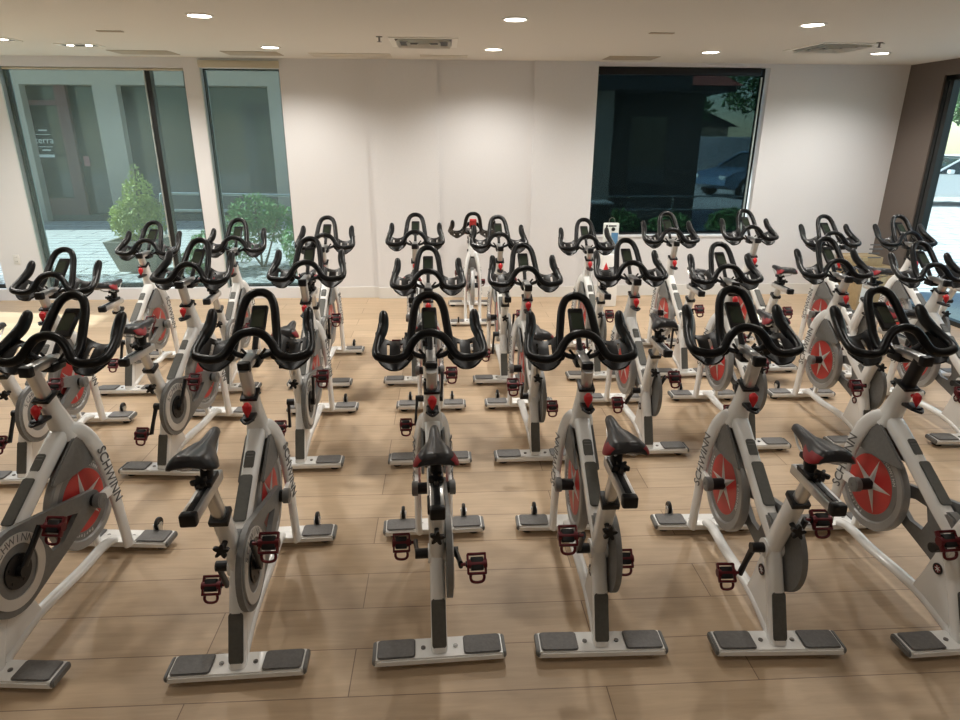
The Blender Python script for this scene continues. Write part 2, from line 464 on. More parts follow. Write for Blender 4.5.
    # ---- cranks (origin on the axle so they can be turned)
    for s in (1, -1):
        bm = bmesh.new(); x = s * .074
        cyl(bm, (s * .03, 0, 0), (s * .084, 0, 0), .020, 18)
        tube(bm, [(x, 0, 0), (x + s * .006, s * .08, 0), (x + s * .010, s * .168, 0)], [(.009, .017), (.008, .013), (.009, .014)], 14, sup=1.4)
        ca = obj('crank_arm', bm, M['blackm'], root, loc=BB)
        bm = bmesh.new()
        cyl(bm, (-.006 * s, 0, 0), (.07 * s, 0, 0), .007, 10)
        for yy in (-.034, .034): box(bm, min(s * .018, s * .088), max(s * .018, s * .088), yy - .005, yy + .005, -.011, .011, .003)
        for xx in (.02, .084): box(bm, min(s * (xx - .004), s * (xx + .004)), max(s * (xx - .004), s * (xx + .004)), -.036, .036, -.011, .011, .003)
        cyl(bm, (s * .016, 0, 0), (s * .09, 0, 0), .017, 14)
        # toe cage hoop
        tube(bm, smoothpath([(s * .03, -.034, -.004), (s * .028, -.048, -.008), (s * .034, -.060, -.014), (s * .053, -.064, -.018), (s * .072, -.060, -.014), (s * .078, -.048, -.008), (s * .076, -.034, -.004)], 4), .0055, 8)
        pd = obj('pedal', bm, M['pedred'], root)
        bm = bmesh.new(); box(bm, min(s * .030, s * .077), max(s * .030, s * .077), -.024, .024, -.016, .016, .004); cyl(bm, (s * .012, 0, 0), (s * .02, 0, 0), .012, 12)
        obj('cleat_plate', bm, M['blackm'], pd)
        pd['side'] = s; ca['side'] = s
    # ---- seat post group
    bm = bmesh.new(); box(bm, -.0325, .0325, -.0365, .0335, -.016, .010, .004, M4=Matrix.Translation((0, -.347, .665)) @ Matrix.Rotation(R(21), 4, 'X')); obj('post_collar', bm, M['blackm'], root)
    bm = bmesh.new(); star_knob(bm, (0, -.378, .548), (0, -.93, .1), .027, .016); cyl(bm, (0, -.33, .553), (0, -.38, .548), .010, 12); obj('clamp_knob', bm, M['blackm'], root)
    bm = bmesh.new(); tube(bm, [(0, -.30, .54), (0, -.395, .765)], (.021, .024), 18, sup=1.6); obj('seat_post', bm, M['silver'], root)
    bm = bmesh.new()
    box(bm, -.024, .024, -.575, -.302, .757, .795, .006)
    sl = obj('seat_slider', bm, M['silver'], root)
    bm = bmesh.new(); box(bm, -.0255, .0255, -.592, -.560, .7548, .7975, .007); box(bm, -.011, .011, -.560, -.315, .794, .7965, .001)
    obj('end_cap', bm, M['blackm'], sl)
    bm = bmesh.new(); star_knob(bm, (0, -.455, .826), (0, -.25, 1), .025, .016); obj('clamp_knob', bm, M['blackm'], sl)
    bm = bmesh.new(); tube(bm, [(0, -.392, .79), (0, -.375, .86)], (.02, .022), 14, sup=1.3); box(bm, -.026, .026, -.43, -.345, .795, .815, .005); box(bm, -.03, .03, -.405, -.35, .85, .872, .006)
    obj('seat_clamp', bm, M['blackm'], root)
    # saddle: lofted from nose to tail
    bm = bmesh.new(); rings = []
    prof = [(-.238, .010, .922, .012), (-.250, .021, .930, .022), (-.285, .026, .934, .028), (-.325, .031, .934, .032), (-.36, .040, .934, .036), (-.395, .058, .937, .042), (-.43, .080, .942, .05), (-.465, .096, .947, .054), (-.495, .100, .950, .050), (-.515, .092, .948, .040), (-.523, .078, .938, .022)]
    NS = 18
    for y, w, zt, h in prof:
        ring = []
        for k in range(NS + 1):
            t = -1 + 2 * k / NS; x = w * math.sin(t * PI / 2)
            drop = h * (1 - math.sqrt(max(0, 1 - abs(math.sin(t * PI / 2)) ** 2.6)))
            gro = -.006 * math.exp(-(x / .010) ** 2) if -.50 < y < -.28 else 0
            cheek = .006 * math.exp(-((abs(x) - w * .55) / .022) ** 2) if w > .05 else 0
            tail = -.02 * math.exp(-(x / .03) ** 2) if y < -.51 else 0
            ring.append(bm.verts.new((x, y - tail * .8, zt - drop + gro + cheek)))
        for k in range(NS - 1, 0, -1):
            t = -1 + 2 * k / NS; x = w * .86 * math.sin(t * PI / 2)
            ring.append(bm.verts.new((x, y, zt - h - .006 + .012 * (1 - abs(t)) ** .5)))
        rings.append(ring)
    n = len(rings[0])
    for a in range(len(rings) - 1):
        for k in range(n):
            f = bm.faces.new((rings[a][k], rings[a][(k + 1) % n], rings[a + 1][(k + 1) % n], rings[a + 1][k]))
            if (a >= 5 and (k in (0, 1, 2) or k in (NS - 3, NS - 2, NS - 1))) or (a >= 7 and k in (3, NS - 4)): f.material_index = 1
    bm.faces.new(rings[0]); f = bm.faces.new(rings[-1])
    bmesh.ops.scale(bm, vec=(.76, 1, 1), verts=bm.verts); sd = obj('saddle', bm, [M['saddle'], M['saddlered']], root, angle=60)
    bm = bmesh.new()
    for s in (-1, 1): tube(bm, smoothpath([(s * .012, -.27, .903), (s * .02, -.33, .872), (s * .022, -.41, .868), (s * .03, -.47, .885), (s * .035, -.50, .905)], 4), .0038, 8)
    obj('saddle_rail', bm, M['silver'], sd)
    # ---- handlebar group
    bm = bmesh.new(); box(bm, -.0345, .0345, -.0375, .0375, -.008, .006, .003, M4=Matrix.Translation((0, .172, .905)) @ Matrix.Rotation(R(18), 4, 'X')); obj('head_collar', bm, M['blackm'], root)
    bm = bmesh.new(); star_knob(bm, (.0, .232, .888), (.35, 1, .3), .022, .016); obj('clamp_knob', bm, M['blackm'], root)
    bm = bmesh.new(); cyl(bm, (0, .135, .873), (0, .108, .868), .008, 12)
    tube(bm, smoothpath([(0, .100, .836), (0, .101, .848), (0, .104, .862), (0, .108, .878), (0, .110, .886)], 3), [(.004, .004), (.010, .008), (.018, .012), (.0195, .013), (.013, .009)], 16, dome=True)
    rk = obj('resistance_knob', bm, M['redknob'], root)
    bm = bmesh.new(); box(bm, -.026, .026, .085, .155, .818, .834, .006); tube(bm, smoothpath([(-.024, .095, .826), (0, .065, .822), (.024, .095, .826)], 4), .006, 8); obj('brake_lever', bm, M['blackm'], root)
    bm = bmesh.new(); tube(bm, [(0, .205, .80), (0, .135, 1.03)], (.023, .027), 18, sup=1.6); obj('handlebar_post', bm, M['silver'], root)
    bm = bmesh.new(); box(bm, -.021, .021, .112, .285, 1.018, 1.054, .006)
    hs = obj('handlebar_slider', bm, M['silver'], root)
    bm = bmesh.new(); box(bm, -.0245, .0245, .092, .124, 1.014, 1.058, .007); obj('end_cap', bm, M['blackm'], hs)
    bm = bmesh.new()
    right = [(.208, .448, 1.168), (.212, .42, 1.142), (.220, .375, 1.110), (.230, .32, 1.080), (.236, .27, 1.058), (.228, .234, 1.044), (.19, .218, 1.036), (.150, .217, 1.034), (.116, .223, 1.044), (.096, .236, 1.066), (.080, .248, 1.092), (.056, .258, 1.118), (.030, .262, 1.131), (0, .264, 1.136)]
    path = right + [(-x, y, z) for x, y, z in right[-2::-1]]
    tube(bm, smoothpath(path, 5), .0185, 14, dome=True)
    # thicker grips on the horns
    for s in (-1, 1):
        tube(bm, smoothpath([(s * .208, .452, 1.172), (s * .207, .438, 1.158), (s * .209, .40, 1.122), (s * .220, .36, 1.096), (s * .228, .33, 1.076)], 4), [(.019, .021), (.0235, .025), (.023, .025), (.0185, .020)], 14, dome=True)
    # tall forward hoop
    hoop = [(.092, .235, 1.036), (.092, .275, 1.046), (.086, .330, 1.086), (.076, .385, 1.148), (.066, .428, 1.200), (.048, .456, 1.236), (.022, .468, 1.252), (0, .470, 1.255)]
    hoop = hoop + [(-x, y, z) for x, y, z in hoop[-2::-1]]
    tube(bm, smoothpath(hoop, 5), .0185, 14)
    hb = obj('handlebar', bm, M['black'], root, angle=60)
    bm = bmesh.new()
    tube(bm, smoothpath([(.086, .25, 1.062), (.070, .262, 1.040), (.035, .266, 1.026), (0, .267, 1.022), (-.035, .266, 1.026), (-.070, .262, 1.040), (-.086, .25, 1.062)], 4), (.010, .013), 10)
    box(bm, -.03, .03, .215, .30, .99, 1.03, .01)
    for a in (-1, 0, 1): cyl(bm, (0, .262, 1.0), (a * .05, .268, 1.06 if a else 1.05), .006, 8)
    tube(bm, [(0, .27, 1.03), (0, .34, 1.11)], (.012, .016), 10)
    obj('handlebar_clamp', bm, M['blackm'], hb)
    for s in (-1, 1):
        bm = bmesh.new(); NX, NY = 14, 10; g = {}
        for i in range(NX + 1):
            for j in range(NY + 1):
                u = -1 + 2 * i / NX; v = j / NY
                hw = .062 + .018 * min(1, v * 2.5) - .0 * v
                hw *= math.sqrt(max(.12, 1 - (max(0, .35 - v) / .42) ** 2))
                x = .157 + u * hw
                y = .215 + .150 * v + .012 * (1 - u * u) * 1
                z = .998 + .105 * v - .018 * (1 - u * u) + (.012 * abs(u) ** 3 if v > .3 else 0)
                if v > .75: z -= .020 * (1 - u * u) * (v - .75) / .25
                g[i, j] = bm.verts.new((s * x, y, z))
        for i in range(NX):
            for j in range(NY):
                if i in (4, 9) and 3 <= j <= 7: continue
                bm.faces.new((g[i, j], g[i + 1, j], g[i + 1, j + 1], g[i, j + 1]))
        bmesh.ops.recalc_face_normals(bm, faces=bm.faces)
        bmesh.ops.solidify(bm, geom=bm.faces[:], thickness=.008)
        obj('elbow_pad', bm, M['blackm'], hb, angle=50)
    bm = bmesh.new()
    t = Vector((0, .11, .085)).normalized(); nn = Vector((0, -.085, .11)).normalized()
    cm = basis((1, 0, 0), t, nn, (0, .400, 1.150))
    box(bm, -.035, .035, -.074, .074, -.012, .012, .009, M4=cm)
    cs = obj('console', bm, M['blackm'], root)
    bm = bmesh.new(); box(bm, -.025, .025, -.048, .044, .0118, .0132, M4=cm); obj('screen', bm, M['screen'], cs)
    bm = bmesh.new(); box(bm, -.024, .024, -.07, -.02, -.022, -.010, .004, M4=cm); obj('bracket', bm, M['blackm'], cs)
    stabilizer(root, -.385, False)
    stabilizer(root, .445, True)
    return root

proto = make_bike()
index_children()
SEAT = ('seat_post', 'seat_slider', 'seat_clamp', 'saddle')
HAND = ('handlebar_post', 'handlebar_slider', 'handlebar', 'console')
def base(n): return n.split('.')[0]
def pose(root, x, y, yaw, ph, dh=0, ds=0, dsy=0, spin=0, fore=0):
    root.location = (x, y, 0); root.rotation_euler = (0, 0, R(yaw))
    for c in kids[root.name]:
        b = base(c.name)
        if b in SEAT: c.location = (0, -.30 * ds + (dsy if b != 'seat_post' else 0), ds)
        elif b in HAND: c.location = (0, -.30 * dh + (fore if b != 'handlebar_post' else 0), dh)
        elif b == 'flywheel': c.rotation_euler = (R(spin), 0, 0)
        elif b in ('crank_arm', 'pedal'):
            a = R(ph); s = c['side']
            if b == 'crank_arm': c.rotation_euler = (a, 0, 0)
            else:
                c.location = BB + Vector((s * .090, s * .165 * math.cos(a), s * .165 * math.sin(a)))
                c.rotation_euler = (R(48), 0, 0)
ROWS = [
 # x, y, yaw, crank phase, handle shift, seat shift, seat slide, label
 (-1.64, 2.30, -5, 44, 0, 0, 0, 'white cycling bike at the left end of the nearest row, cut by the frame'),
 (-.80, 2.29, 1.8, 118, 0, .04, -.01, 'white cycling bike with plain black saddle, second from left in the nearest row'),
 (-.056, 2.33, 2.2, 160, -.035, .0, 0, 'white cycling bike in the nearest row, seen straight from behind'),
 (.592, 2.33, -1, -52, -.045, .03, 0, 'white cycling bike in the nearest row, just right of the straight-on one'),
 (1.288, 2.30, -2, 107, 0, -.01, 0, 'white cycling bike in the nearest row, second from the right'),
 (1.99, 2.27, 2, -45, 0, 0, 0, 'white cycling bike with a black handlebar post, right end of the nearest row'),
 (-2.44, 3.76, 1, 60, -.05, 0, 0, 'white cycling bike at the left end of the second row'),
 (-1.64, 3.82, -5, 60, 0, 0, 0, 'white cycling bike in the second row, second from the left'),
 (-.89, 3.86, 1, 92, 0, -.04, 0, 'white cycling bike in the second row, third from the left'),
 (-.11, 3.88, .5, 50, -.07, -.02, 0, 'white cycling bike in the second row, right behind the straight-on bike'),
 (.54, 3.89, .5, -48, -.055, -.09, 0, 'white cycling bike in the second row, fifth from the left, saddle set very low'),
 (1.27, 3.95, 0, 129, -.035, -.04, 0, 'white cycling bike with plain black saddle in the middle of the second row'),
 (1.955, 3.98, -1, 45, -.07, -.03, 0, 'white cycling bike in the second row, third from the right'),
 (2.73, 3.98, -1, -20, -.035, 0, 0, 'white cycling bike in the second row, second from the right'),
 (3.44, 3.98, -2, 0, -.07, 0, 0, 'white cycling bike at the right end of the second row'),
 (-2.45, 5.11, 0, 70, -.05, -.05, 0, 'white cycling bike at the left end of the far row, before the concrete planter'),
 (-1.73, 5.12, 2, 20, -.03, 0, 0, 'white cycling bike in the far row, second from the left'),
 (-1.01, 5.19, 0, 100, -.02, 0, 0, 'white cycling bike in the far row, third from left, right of the narrow window'),
 (-.25, 5.22, 0, 10, 0, -.03, 0, 'white cycling bike in the far row, fourth from left, against the cream wall'),
 (.47, 5.21, 0, 90, -.02, -.03, 0, 'white cycling bike in the far row, just right of the red-device bike'),
 (1.25, 5.27, -.5, 40, -.055, -.03, 0, 'white cycling bike in the far row, before the white wipes dispenser'),
 (2.0, 5.30, -1, 80, 0, -.02, 0, 'white cycling bike in the far row, before the middle of the dark window'),
 (2.76, 5.39, -1, 120, .01, -.03, 0, 'white cycling bike in the far row, at the right edge of the dark window'),
 (3.42, 5.2, -1, 60, -.02, 0, 0, 'white cycling bike in the far row, just left of the cardboard boxes'),
 (4.11, 5.2, -2, 20, -.02, 0, 0, 'white cycling bike at the right end of the far row, before the taupe wall'),
]
G = ['indoor bikes of the nearest row', 'indoor bikes of the second row', 'indoor bikes of the far row']
src = proto
bikes = []
for i, (x, y, yaw, ph, dh, ds, dsy, lab) in enumerate(ROWS):
    b = proto if i == 0 else copy_tree(proto)
    bikes.append(b)
    tag(b, lab, 'exercise bike', 'indoor cycling bikes standing in rows')
red = copy_tree(proto)
tag(red, 'white cycling bike by the far wall facing the others, red device on its handlebar', 'exercise bike')
for i, (b, r) in enumerate(zip(bikes, ROWS)): pose(b, *r[:7], spin=(i * 31) % 72, fore={2: .05, 1: .03, 3: .04}.get(i, 0))
pose(red, .29, 6.96, 180, 30, -.08, -.05, 0)
# the sixth bike carries a black handlebar post; the facing bike a red console
for c in kids[bikes[5].name]:
    if base(c.name) == 'handlebar_post':
        c.data = c.data.copy(); c.data.materials[0] = M['blackm']; c['label'] = 'black handlebar post'
for c in kids[red.name]:
    if base(c.name) == 'console':
        c.data = c.data.copy(); c.data.materials[0] = M['redknob']; c['label'] = 'red handlebar device'
# plain black saddles on two bikes
for b in (bikes[1], bikes[11]):
    for c in kids[b.name]:
        if base(c.name) == 'saddle':
            c.data = c.data.copy(); c.data.materials[1] = M['saddle']; c['label'] = 'plain black saddle'

# ------------------------------------------------------------------ the room
XL, XR, YB, YF, H = -6.6, 5.43, 7.80, -3.2, 2.70
bm = bmesh.new(); box(bm, XL - .2, XR + .2, YF - .2, YB + .2, -.12, 0); struct('floor', bm, M['floor'])
bm = bmesh.new(); box(bm, XL - .2, XR + .2, YF - .2, YB + .35, H, H + .2); struct('ceiling', bm, M['ceil'])
T = .22
bm = bmesh.new()
def wbox(x0, x1, z0, z1, y0=YB, y1=YB + T): box(bm, x0, x1, y0, y1, z0, z1)
wbox(XL - .2, -6.45, 0, H)
wbox(-6.45, -1.80, 2.595, H); wbox(-6.45, -1.80, 0, .135)
wbox(-5.27, -4.80, .135, 2.595)                 # pier with the outlet
wbox(-2.835, -2.66, .135, 2.595)                # pier between the two windows
wbox(-1.80, 1.76, 0, H)
wbox(-.815, -.055, 0, H, YB - .05, YB); wbox(1.04, 1.76, 0, H, YB - .05, YB); wbox(-.055, 1.04, 0, H, YB - .02, YB)
wbox(1.76, 3.77, 2.66, H); wbox(1.76, 3.77, 0, .745); wbox(3.77, XR + .2, 0, H)
struct('wall_back', bm, M['wall'])
bm = bmesh.new(); box(bm, XL - .2, XL, YF, 4.9, 0, H); box(bm, XL - .2, XL, 4.9, 7.6, 0, .135); box(bm, XL - .2, XL, 4.9, 7.6, 2.595, H); box(bm, XL - .2, XL, 7.6, YB, 0, H); struct('wall_left', bm, M['wall'])  # opening cut for the added window that lets sun in
bm = bmesh.new()
for a, b in ((4.9, 4.96), (6.2, 6.27), (7.54, 7.6)): box(bm, XL - .13, XL - .06, a, b, .135, 2.595)
box(bm, XL - .13, XL - .06, 4.9, 7.6, .135, .18); box(bm, XL - .13, XL - .06, 4.9, 7.6, 2.56, 2.595)
w6 = struct('added_sun_window', bm, M['frame'])  # unseen window, added so sunlight reaches the floor at far left
bm = bmesh.new(); box(bm, XL - .10, XL - .094, 4.96, 7.54, .18, 2.56); obj('glass_pane', bm, M['glass'], w6, smooth=False)
bm = bmesh.new(); box(bm, XL, XR, YF - .2, YF, 0, H); struct('wall_front', bm, M['wall'])
bm = bmesh.new()
box(bm, XR, XR + .2, 7.22, YB, 0, H); box(bm, XR, XR + .2, 3.2, 7.22, 2.545, H); box(bm, XR, XR + .2, YF, 3.2, 0, H)
struct('wall_right', bm, M['brown'])
bm = bmesh.new()
box(bm, -1.80, -.815, YB - .012, YB, 0, .135); box(bm, -.815, -.055, YB - .062, YB - .05, 0, .135); box(bm, -.055, 1.04, YB - .032, YB - .02, 0, .135)
box(bm, 1.04, 1.76, YB - .062, YB - .05, 0, .135); box(bm, 1.76, XR, YB - .012, YB, 0, .135)
struct('baseboard_back', bm, M['base'])
bm = bmesh.new(); box(bm, XR - .012, XR, 7.22, YB - .012, 0, .135); struct('baseboard_right', bm, M['brown'])

def window(name, x0, x1, z0, z1, mull=(), fw=.035, yy=YB + .1, glass='glass', jamb=None):
    bm = bmesh.new()
    box(bm, x0, x0 + fw, yy - .03, yy + .04, z0, z1); box(bm, x1 - fw, x1, yy - .03, yy + .04, z0, z1)
    box(bm, x0 + fw, x1 - fw, yy - .03, yy + .04, z0, z0 + fw * 1.3); box(bm, x0 + fw, x1 - fw, yy - .03, yy + .04, z1 - fw * .7, z1)
    for m in mull: box(bm, m - .03, m + .03, yy - .05, yy + .05, z0 + fw * 1.3, z1 - fw * .7)
    w = struct(name, bm, M['frame'])
    bm = bmesh.new(); box(bm, x0 + fw, x1 - fw, yy + .0, yy + .006, z0 + fw, z1 - fw * .5)
    obj('glass_pane', bm, M[glass], w, smooth=False)
    return w
w1 = window('window_1', -4.80, -2.835, .135, 2.595, (-3.25,))
w2 = window('window_2', -2.66, -1.80, .135, 2.595, (), .022)
w3 = window('window_3', 1.76, 3.77, .745, 2.66, (), .03, YB + .16)
w4 = window('window_4', -6.45, -5.27, .135, 2.595, ())
# pale jamb liners
for w, x in ((w1, -4.80), (w2, -2.66)):
    bm = bmesh.new(); box(bm, x, x + .012, YB - .004, YB + .07, .14, 2.595); obj('jamb_liner', bm, M['alu'], w, smooth=False)
bm = bmesh.new(); box(bm, -3.284, -3.272, YB + .035, YB + .05, .18, 2.57); obj('mullion_trim', bm, M['alu'], w1, smooth=False)
bm = bmesh.new(); box(bm, 1.76, 3.77, YB - .015, YB + .13, .735, .752, .003); obj('window_sill', bm, M['wall'], w3, smooth=False)
bm = bmesh.new(); box(bm, 3.70, 3.715, YB + .06, YB + .075, .76, 2.56); obj('shade_guide', bm, M['alu'], w3, smooth=False)
# right window: sliding glass to the floor
bm = bmesh.new()
y0, y1 = 3.2, 7.22
for a, b in ((y1 - .05, y1), (y1 - .13, y1 - .07), (y0, y0 + .06), (5.0, 5.07)): box(bm, XR + .02, XR + .1, a, b, .0, 2.545)
box(bm, XR + .02, XR + .1, y0, y1, 2.49, 2.545); box(bm, XR + .02, XR + .1, y0, y1, 0, .05)
w5 = struct('window_5', bm, M['frame'])
bm = bmesh.new(); box(bm, XR + .06, XR + .066, y0 + .06, y1 - .05, .05, 2.49); obj('glass_pane', bm, M['glassr'], w5, smooth=False)
# roller shades
r = empty('roller_shade', (-2.24, YB, 0)); tag(r, 'cream roller shade cassette above the narrow window', 'window shade')
bm = bmesh.new(); box(bm, -.43, .445, -.012, .07, 2.6, 2.672, .004); obj('cassette', bm, M['valance'], r)
bm = bmesh.new(); box(bm, -.43, .445, -.016, .0, 2.676, 2.684, .001); obj('top_rail', bm, M['alu'], r)
bm = bmesh.new(); box(bm, -.395, .425, .052, .054, .15, 2.6); obj('shade_cloth', bm, M['screen_light'], r, smooth=False)
r = empty('roller_shade', (-3.82, YB, 0)); tag(r, 'sheer grey roller shade hanging in the wide left window', 'window shade')
bm = bmesh.new(); box(bm, -.96, .97, .052, .054, .15, 2.575); obj('shade_cloth', bm, M['screen_light'], r, smooth=False)
bm = bmesh.new(); cyl(bm, (-.96, .05, 2.58), (.97, .05, 2.58), .012, 12); obj('roller', bm, M['valance'], r)
r = empty('roller_shade', (2.73, YB, 0)); tag(r, 'dark solar roller shade pulled down over the right rear window', 'window shade')
bm = bmesh.new(); box(bm, -.968, .955, .05, .12, 2.575, 2.657, .004); obj('cassette', bm, M['blackm'], r)
bm = bmesh.new(); box(bm, -.955, 1.005, .095, .097, .775, 2.58); obj('shade_cloth', bm, M['screen_shade'], r, smooth=False)
bm = bmesh.new(); box(bm, -.955, .94, .09, .102, .757, .777, .003); obj('hem_bar', bm, M['blackm'], r)

# outlet on the pier
bm = bmesh.new(); box(bm, -.036, .036, -.006, 0, -.058, .058, .003)
o = obj('wall_outlet', bm, M['base'], loc=(-5.07, YB, .50)); tag(o, 'white electrical outlet plate low on the cream wall pier at far left', 'outlet')
bm = bmesh.new()
for z in (-.025, .025):
    for x in (-.009, .009): box(bm, x - .0018, x + .0018, -.0072, -.0055, z - .007, z + .007)
obj('socket_slot', bm, M['blackm'], o)

# ------------------------------------------------------------------ ceiling fittings and light
M['lamp'] = principled('lamp_lens', (1, 1, 1), .4, emit=(1, .93, .82), es=14)
M['lamptrim'] = principled('lamp_trim', (.8, .78, .72), .4)
LAMPS = [(-1.70, 5.13, 'nearer left one of those in view, over the second row'), (.53, 5.10, 'nearest one in the middle of the ceiling'), (2.76, 5.15, 'nearer right one, in front of the ceiling vent'),
         (-1.64, 6.84, 'small one above the narrow window'), (.50, 6.80, 'small one above the cream wall panels'), (2.66, 6.82, 'small one above the dark window'), (4.35, 6.75, 'small one near the right corner')]
PW = 92
def spot(x, y, w, ang=150, blend=.7):
    l = bpy.data.lights.new('downlight_lamp', 'SPOT'); l.energy = w; l.spot_size = R(ang); l.spot_blend = blend; l.shadow_soft_size = .055; l.color = (1, .955, .885)
    o = bpy.data.objects.new('downlight_lamp', l); C.objects.link(o); o.location = (x, y, H - .035); return o
def downlight(x, y, lab, w=PW):
    r = empty('recessed_downlight', (x, y, H)); tag(r, 'round recessed ceiling light, ' + lab, 'ceiling light', 'recessed ceiling lights')
    bm = bmesh.new(); lathe(bm, [(.078, 0), (.098, 0), (.098, -.004), (.09, -.009), (.078, -.006)], (0, 0, 0), 'z', 32); obj('trim_ring', bm, M['lamptrim'], r)
    bm = bmesh.new(); lathe(bm, [(.0005, -.003), (.079, -.003), (.079, -.0005), (.0005, -.0005)], (0, 0, 0), 'z', 32); obj('lens', bm, M['lamp'], r)
    spot(x, y, w)
for i, (x, y, lab) in enumerate(LAMPS): downlight(x, y, lab)
# twin-lamp square fittings at the left
for x, y, lab in ((-3.42, 6.86, 'square recessed twin spotlight in the ceiling above the wide left window'), (-3.98, 6.52, 'square recessed twin spotlight at the far left edge of the ceiling')):
    r = empty('square_downlight', (x, y, H)); tag(r, lab, 'ceiling light')
    bm = bmesh.new(); prism(bm, [(-.19, -.1), (.19, -.1), (.19, .1), (-.19, .1)], -.006, 0, holes=[[(-.16, -.075), (.16, -.075), (.16, .075), (-.16, .075)]], axis='z'); obj('trim_frame', bm, M['lamptrim'], r, smooth=False)
    bm = bmesh.new(); box(bm, -.16, .16, -.075, .075, -.002, -.0005); obj('recess', bm, M['darkpad'], r, smooth=False)
    for s in (-1, 1):
        bm = bmesh.new(); lathe(bm, [(.0005, -.006), (.028, -.006), (.028, -.001), (.0005, -.001)], (s * .085, 0, 0), 'z', 24); obj('lens', bm, M['lamp'], r)
    spot(x, y, PW * .8)
# lamps of the same grid behind the photographer's view
for x, y, w in ((-3.9, 5.1, 1), (4.9, 5.1, 1), (-1.7, 3.4, .5), (.53, 3.4, .5), (2.76, 3.4, .5), (-3.9, 3.4, .5), (4.9, 3.4, .5), (-1.7, 1.0, .16), (.53, 1.0, .16), (2.76, 1.0, .16), (-3.9, -.7, .2), (.5, -1.2, .2), (4.5, -.7, .2), (-6.0, 5.1, .8)):
    spot(x, y, PW * w)

def vent(x, y, lab, rz=0):
    r = empty('ceiling_diffuser', (x, y, H), rz); tag(r, lab, 'ceiling vent', 'square ceiling air diffusers')
    bm = bmesh.new(); h = .30
    prism(bm, [(-h, -h), (h, -h), (h, h), (-h, h)], -.008, 0, holes=[[(-.25, -.25), (.25, -.25), (.25, .25), (-.25, .25)]], axis='z'); obj('frame', bm, M['lamptrim'], r, smooth=False)
    bm = bmesh.new(); box(bm, -.25, .25, -.25, .25, -.002, -.0005); obj('backing', bm, M['blackm'], r, smooth=False)
    bm = bmesh.new()
    for k in range(3):
        a, b = .24 - .09 * k, .215 - .09 * k; z0, z1 = -.026, -.006
        vo = [bm.verts.new((sx * a, sy * a, z0)) for sx, sy in ((-1, -1), (1, -1), (1, 1), (-1, 1))]
        vi = [bm.verts.new((sx * b, sy * b, z1)) for sx, sy in ((-1, -1), (1, -1), (1, 1), (-1, 1))]
        for i in range(4): bm.faces.new((vo[i], vo[(i + 1) % 4], vi[(i + 1) % 4], vi[i]))
    bmesh.ops.solidify(bm, geom=bm.faces[:], thickness=.003)
    obj('louvre', bm, M['lamptrim'], r, smooth=False)
vent(-.16, 6.36, 'square ceiling air diffuser left of centre, above the cream wall panels')
vent(3.62, 6.35, 'square ceiling air diffuser with bent louvres, near the right corner', R(4))
M['hatch'] = principled('access_panel_paint', (.40, .34, .26), .8)
M['hatchl'] = principled('pale_access_panel_paint', (.58, .53, .45), .8)
for x, y, w, d, lab, mm in ((-3.05, 7.38, .30, .17, 'tan ceiling access panel above the wide left window', 'hatch'), (-1.95, 7.36, .28, .17, 'tan ceiling access panel above the narrow window', 'hatch'),
                            (2.02, 7.40, .27, .17, 'pale ceiling access panel above the dark window', 'hatch'), (-.95, 7.42, .42, .16, 'cream ceiling access panel left of the wall panels', 'hatchl'), (.02, 7.42, .25, .1, 'cream ceiling access panel above the wall panels', 'hatchl')):
    bm = bmesh.new(); box(bm, -w, w, -d, d, -.005, 0, .002); o = obj('access_panel', bm, M[mm], loc=(x, y, H)); tag(o, lab, 'ceiling panel', 'flush ceiling access panels')
for x, y, lab in ((-2.70, 5.94, 'small flat smoke-coloured plate on the ceiling at left'), (1.78, 5.65, 'small flat plate on the ceiling right of centre')):
    bm = bmesh.new(); box(bm, -.10, .10, -.03, .03, -.006, 0, .003); o = obj('ceiling_plate', bm, M['hatch'], loc=(x, y, H)); tag(o, lab, 'ceiling plate', 'small ceiling plates')
for x, y, lab in ((-.53, 6.05, 'sprinkler head beside the left air diffuser'), (3.86, 6.02, 'sprinkler head beside the right air diffuser')):
    bm = bmesh.new(); cyl(bm, (0, 0, 0), (0, 0, -.006), .028, 16); cyl(bm, (0, 0, -.005), (0, 0, -.04), .008, 10); cyl(bm, (0, 0, -.04), (0, 0, -.043), .02, 12)
    o = obj('sprinkler_head', bm, M['bolt'], loc=(x, y, H)); tag(o, lab, 'sprinkler', 'ceiling sprinkler heads')

# ------------------------------------------------------------------ loose things by the far wall
M['card'] = noisy(principled('cardboard', (.36, .27, .15), .8), 30, .08)
M['tape'] = principled('packing_tape', (.45, .36, .2), .4)
M['paper'] = principled('white_paper', (.75, .78, .76), .7)
def carton(x, y, w, d, z0, h, rz, lab, paper=False):
    r = empty('cardboard_box', (x, y, z0), rz); tag(r, lab, 'box', 'cardboard boxes in the corner')
    bm = bmesh.new(); box(bm, -w / 2, w / 2, -d / 2, d / 2, 0, h, .004); obj('carton', bm, M['card'], r)
    bm = bmesh.new(); box(bm, -w / 2, w / 2, -.03, .03, h, h + .001); box(bm, -.03, .03, -d / 2 - .001, -d / 2, h * .6, h); obj('tape', bm, M['tape'], r, smooth=False)
    if paper:
        bm = bmesh.new(); box(bm, -w / 2 + .03, -w / 2 + .18, -d / 2 - .002, -d / 2 - .0005, .1, .38); obj('shipping_label', bm, M['paper'], r, smooth=False)
    bm = bmesh.new()
    for k in range(4): box(bm, .02, .02 + .16 - .03 * (k % 2), -d / 2 - .0015, -d / 2 - .0004, .10 + .05 * k, .115 + .05 * k)
    obj('printed_marking', bm, M['letter'], r, smooth=False)
carton(5.05, 7.20, .56, .45, 0, .46, R(3), 'cardboard box on the floor in the right rear corner, white label on its side', True)
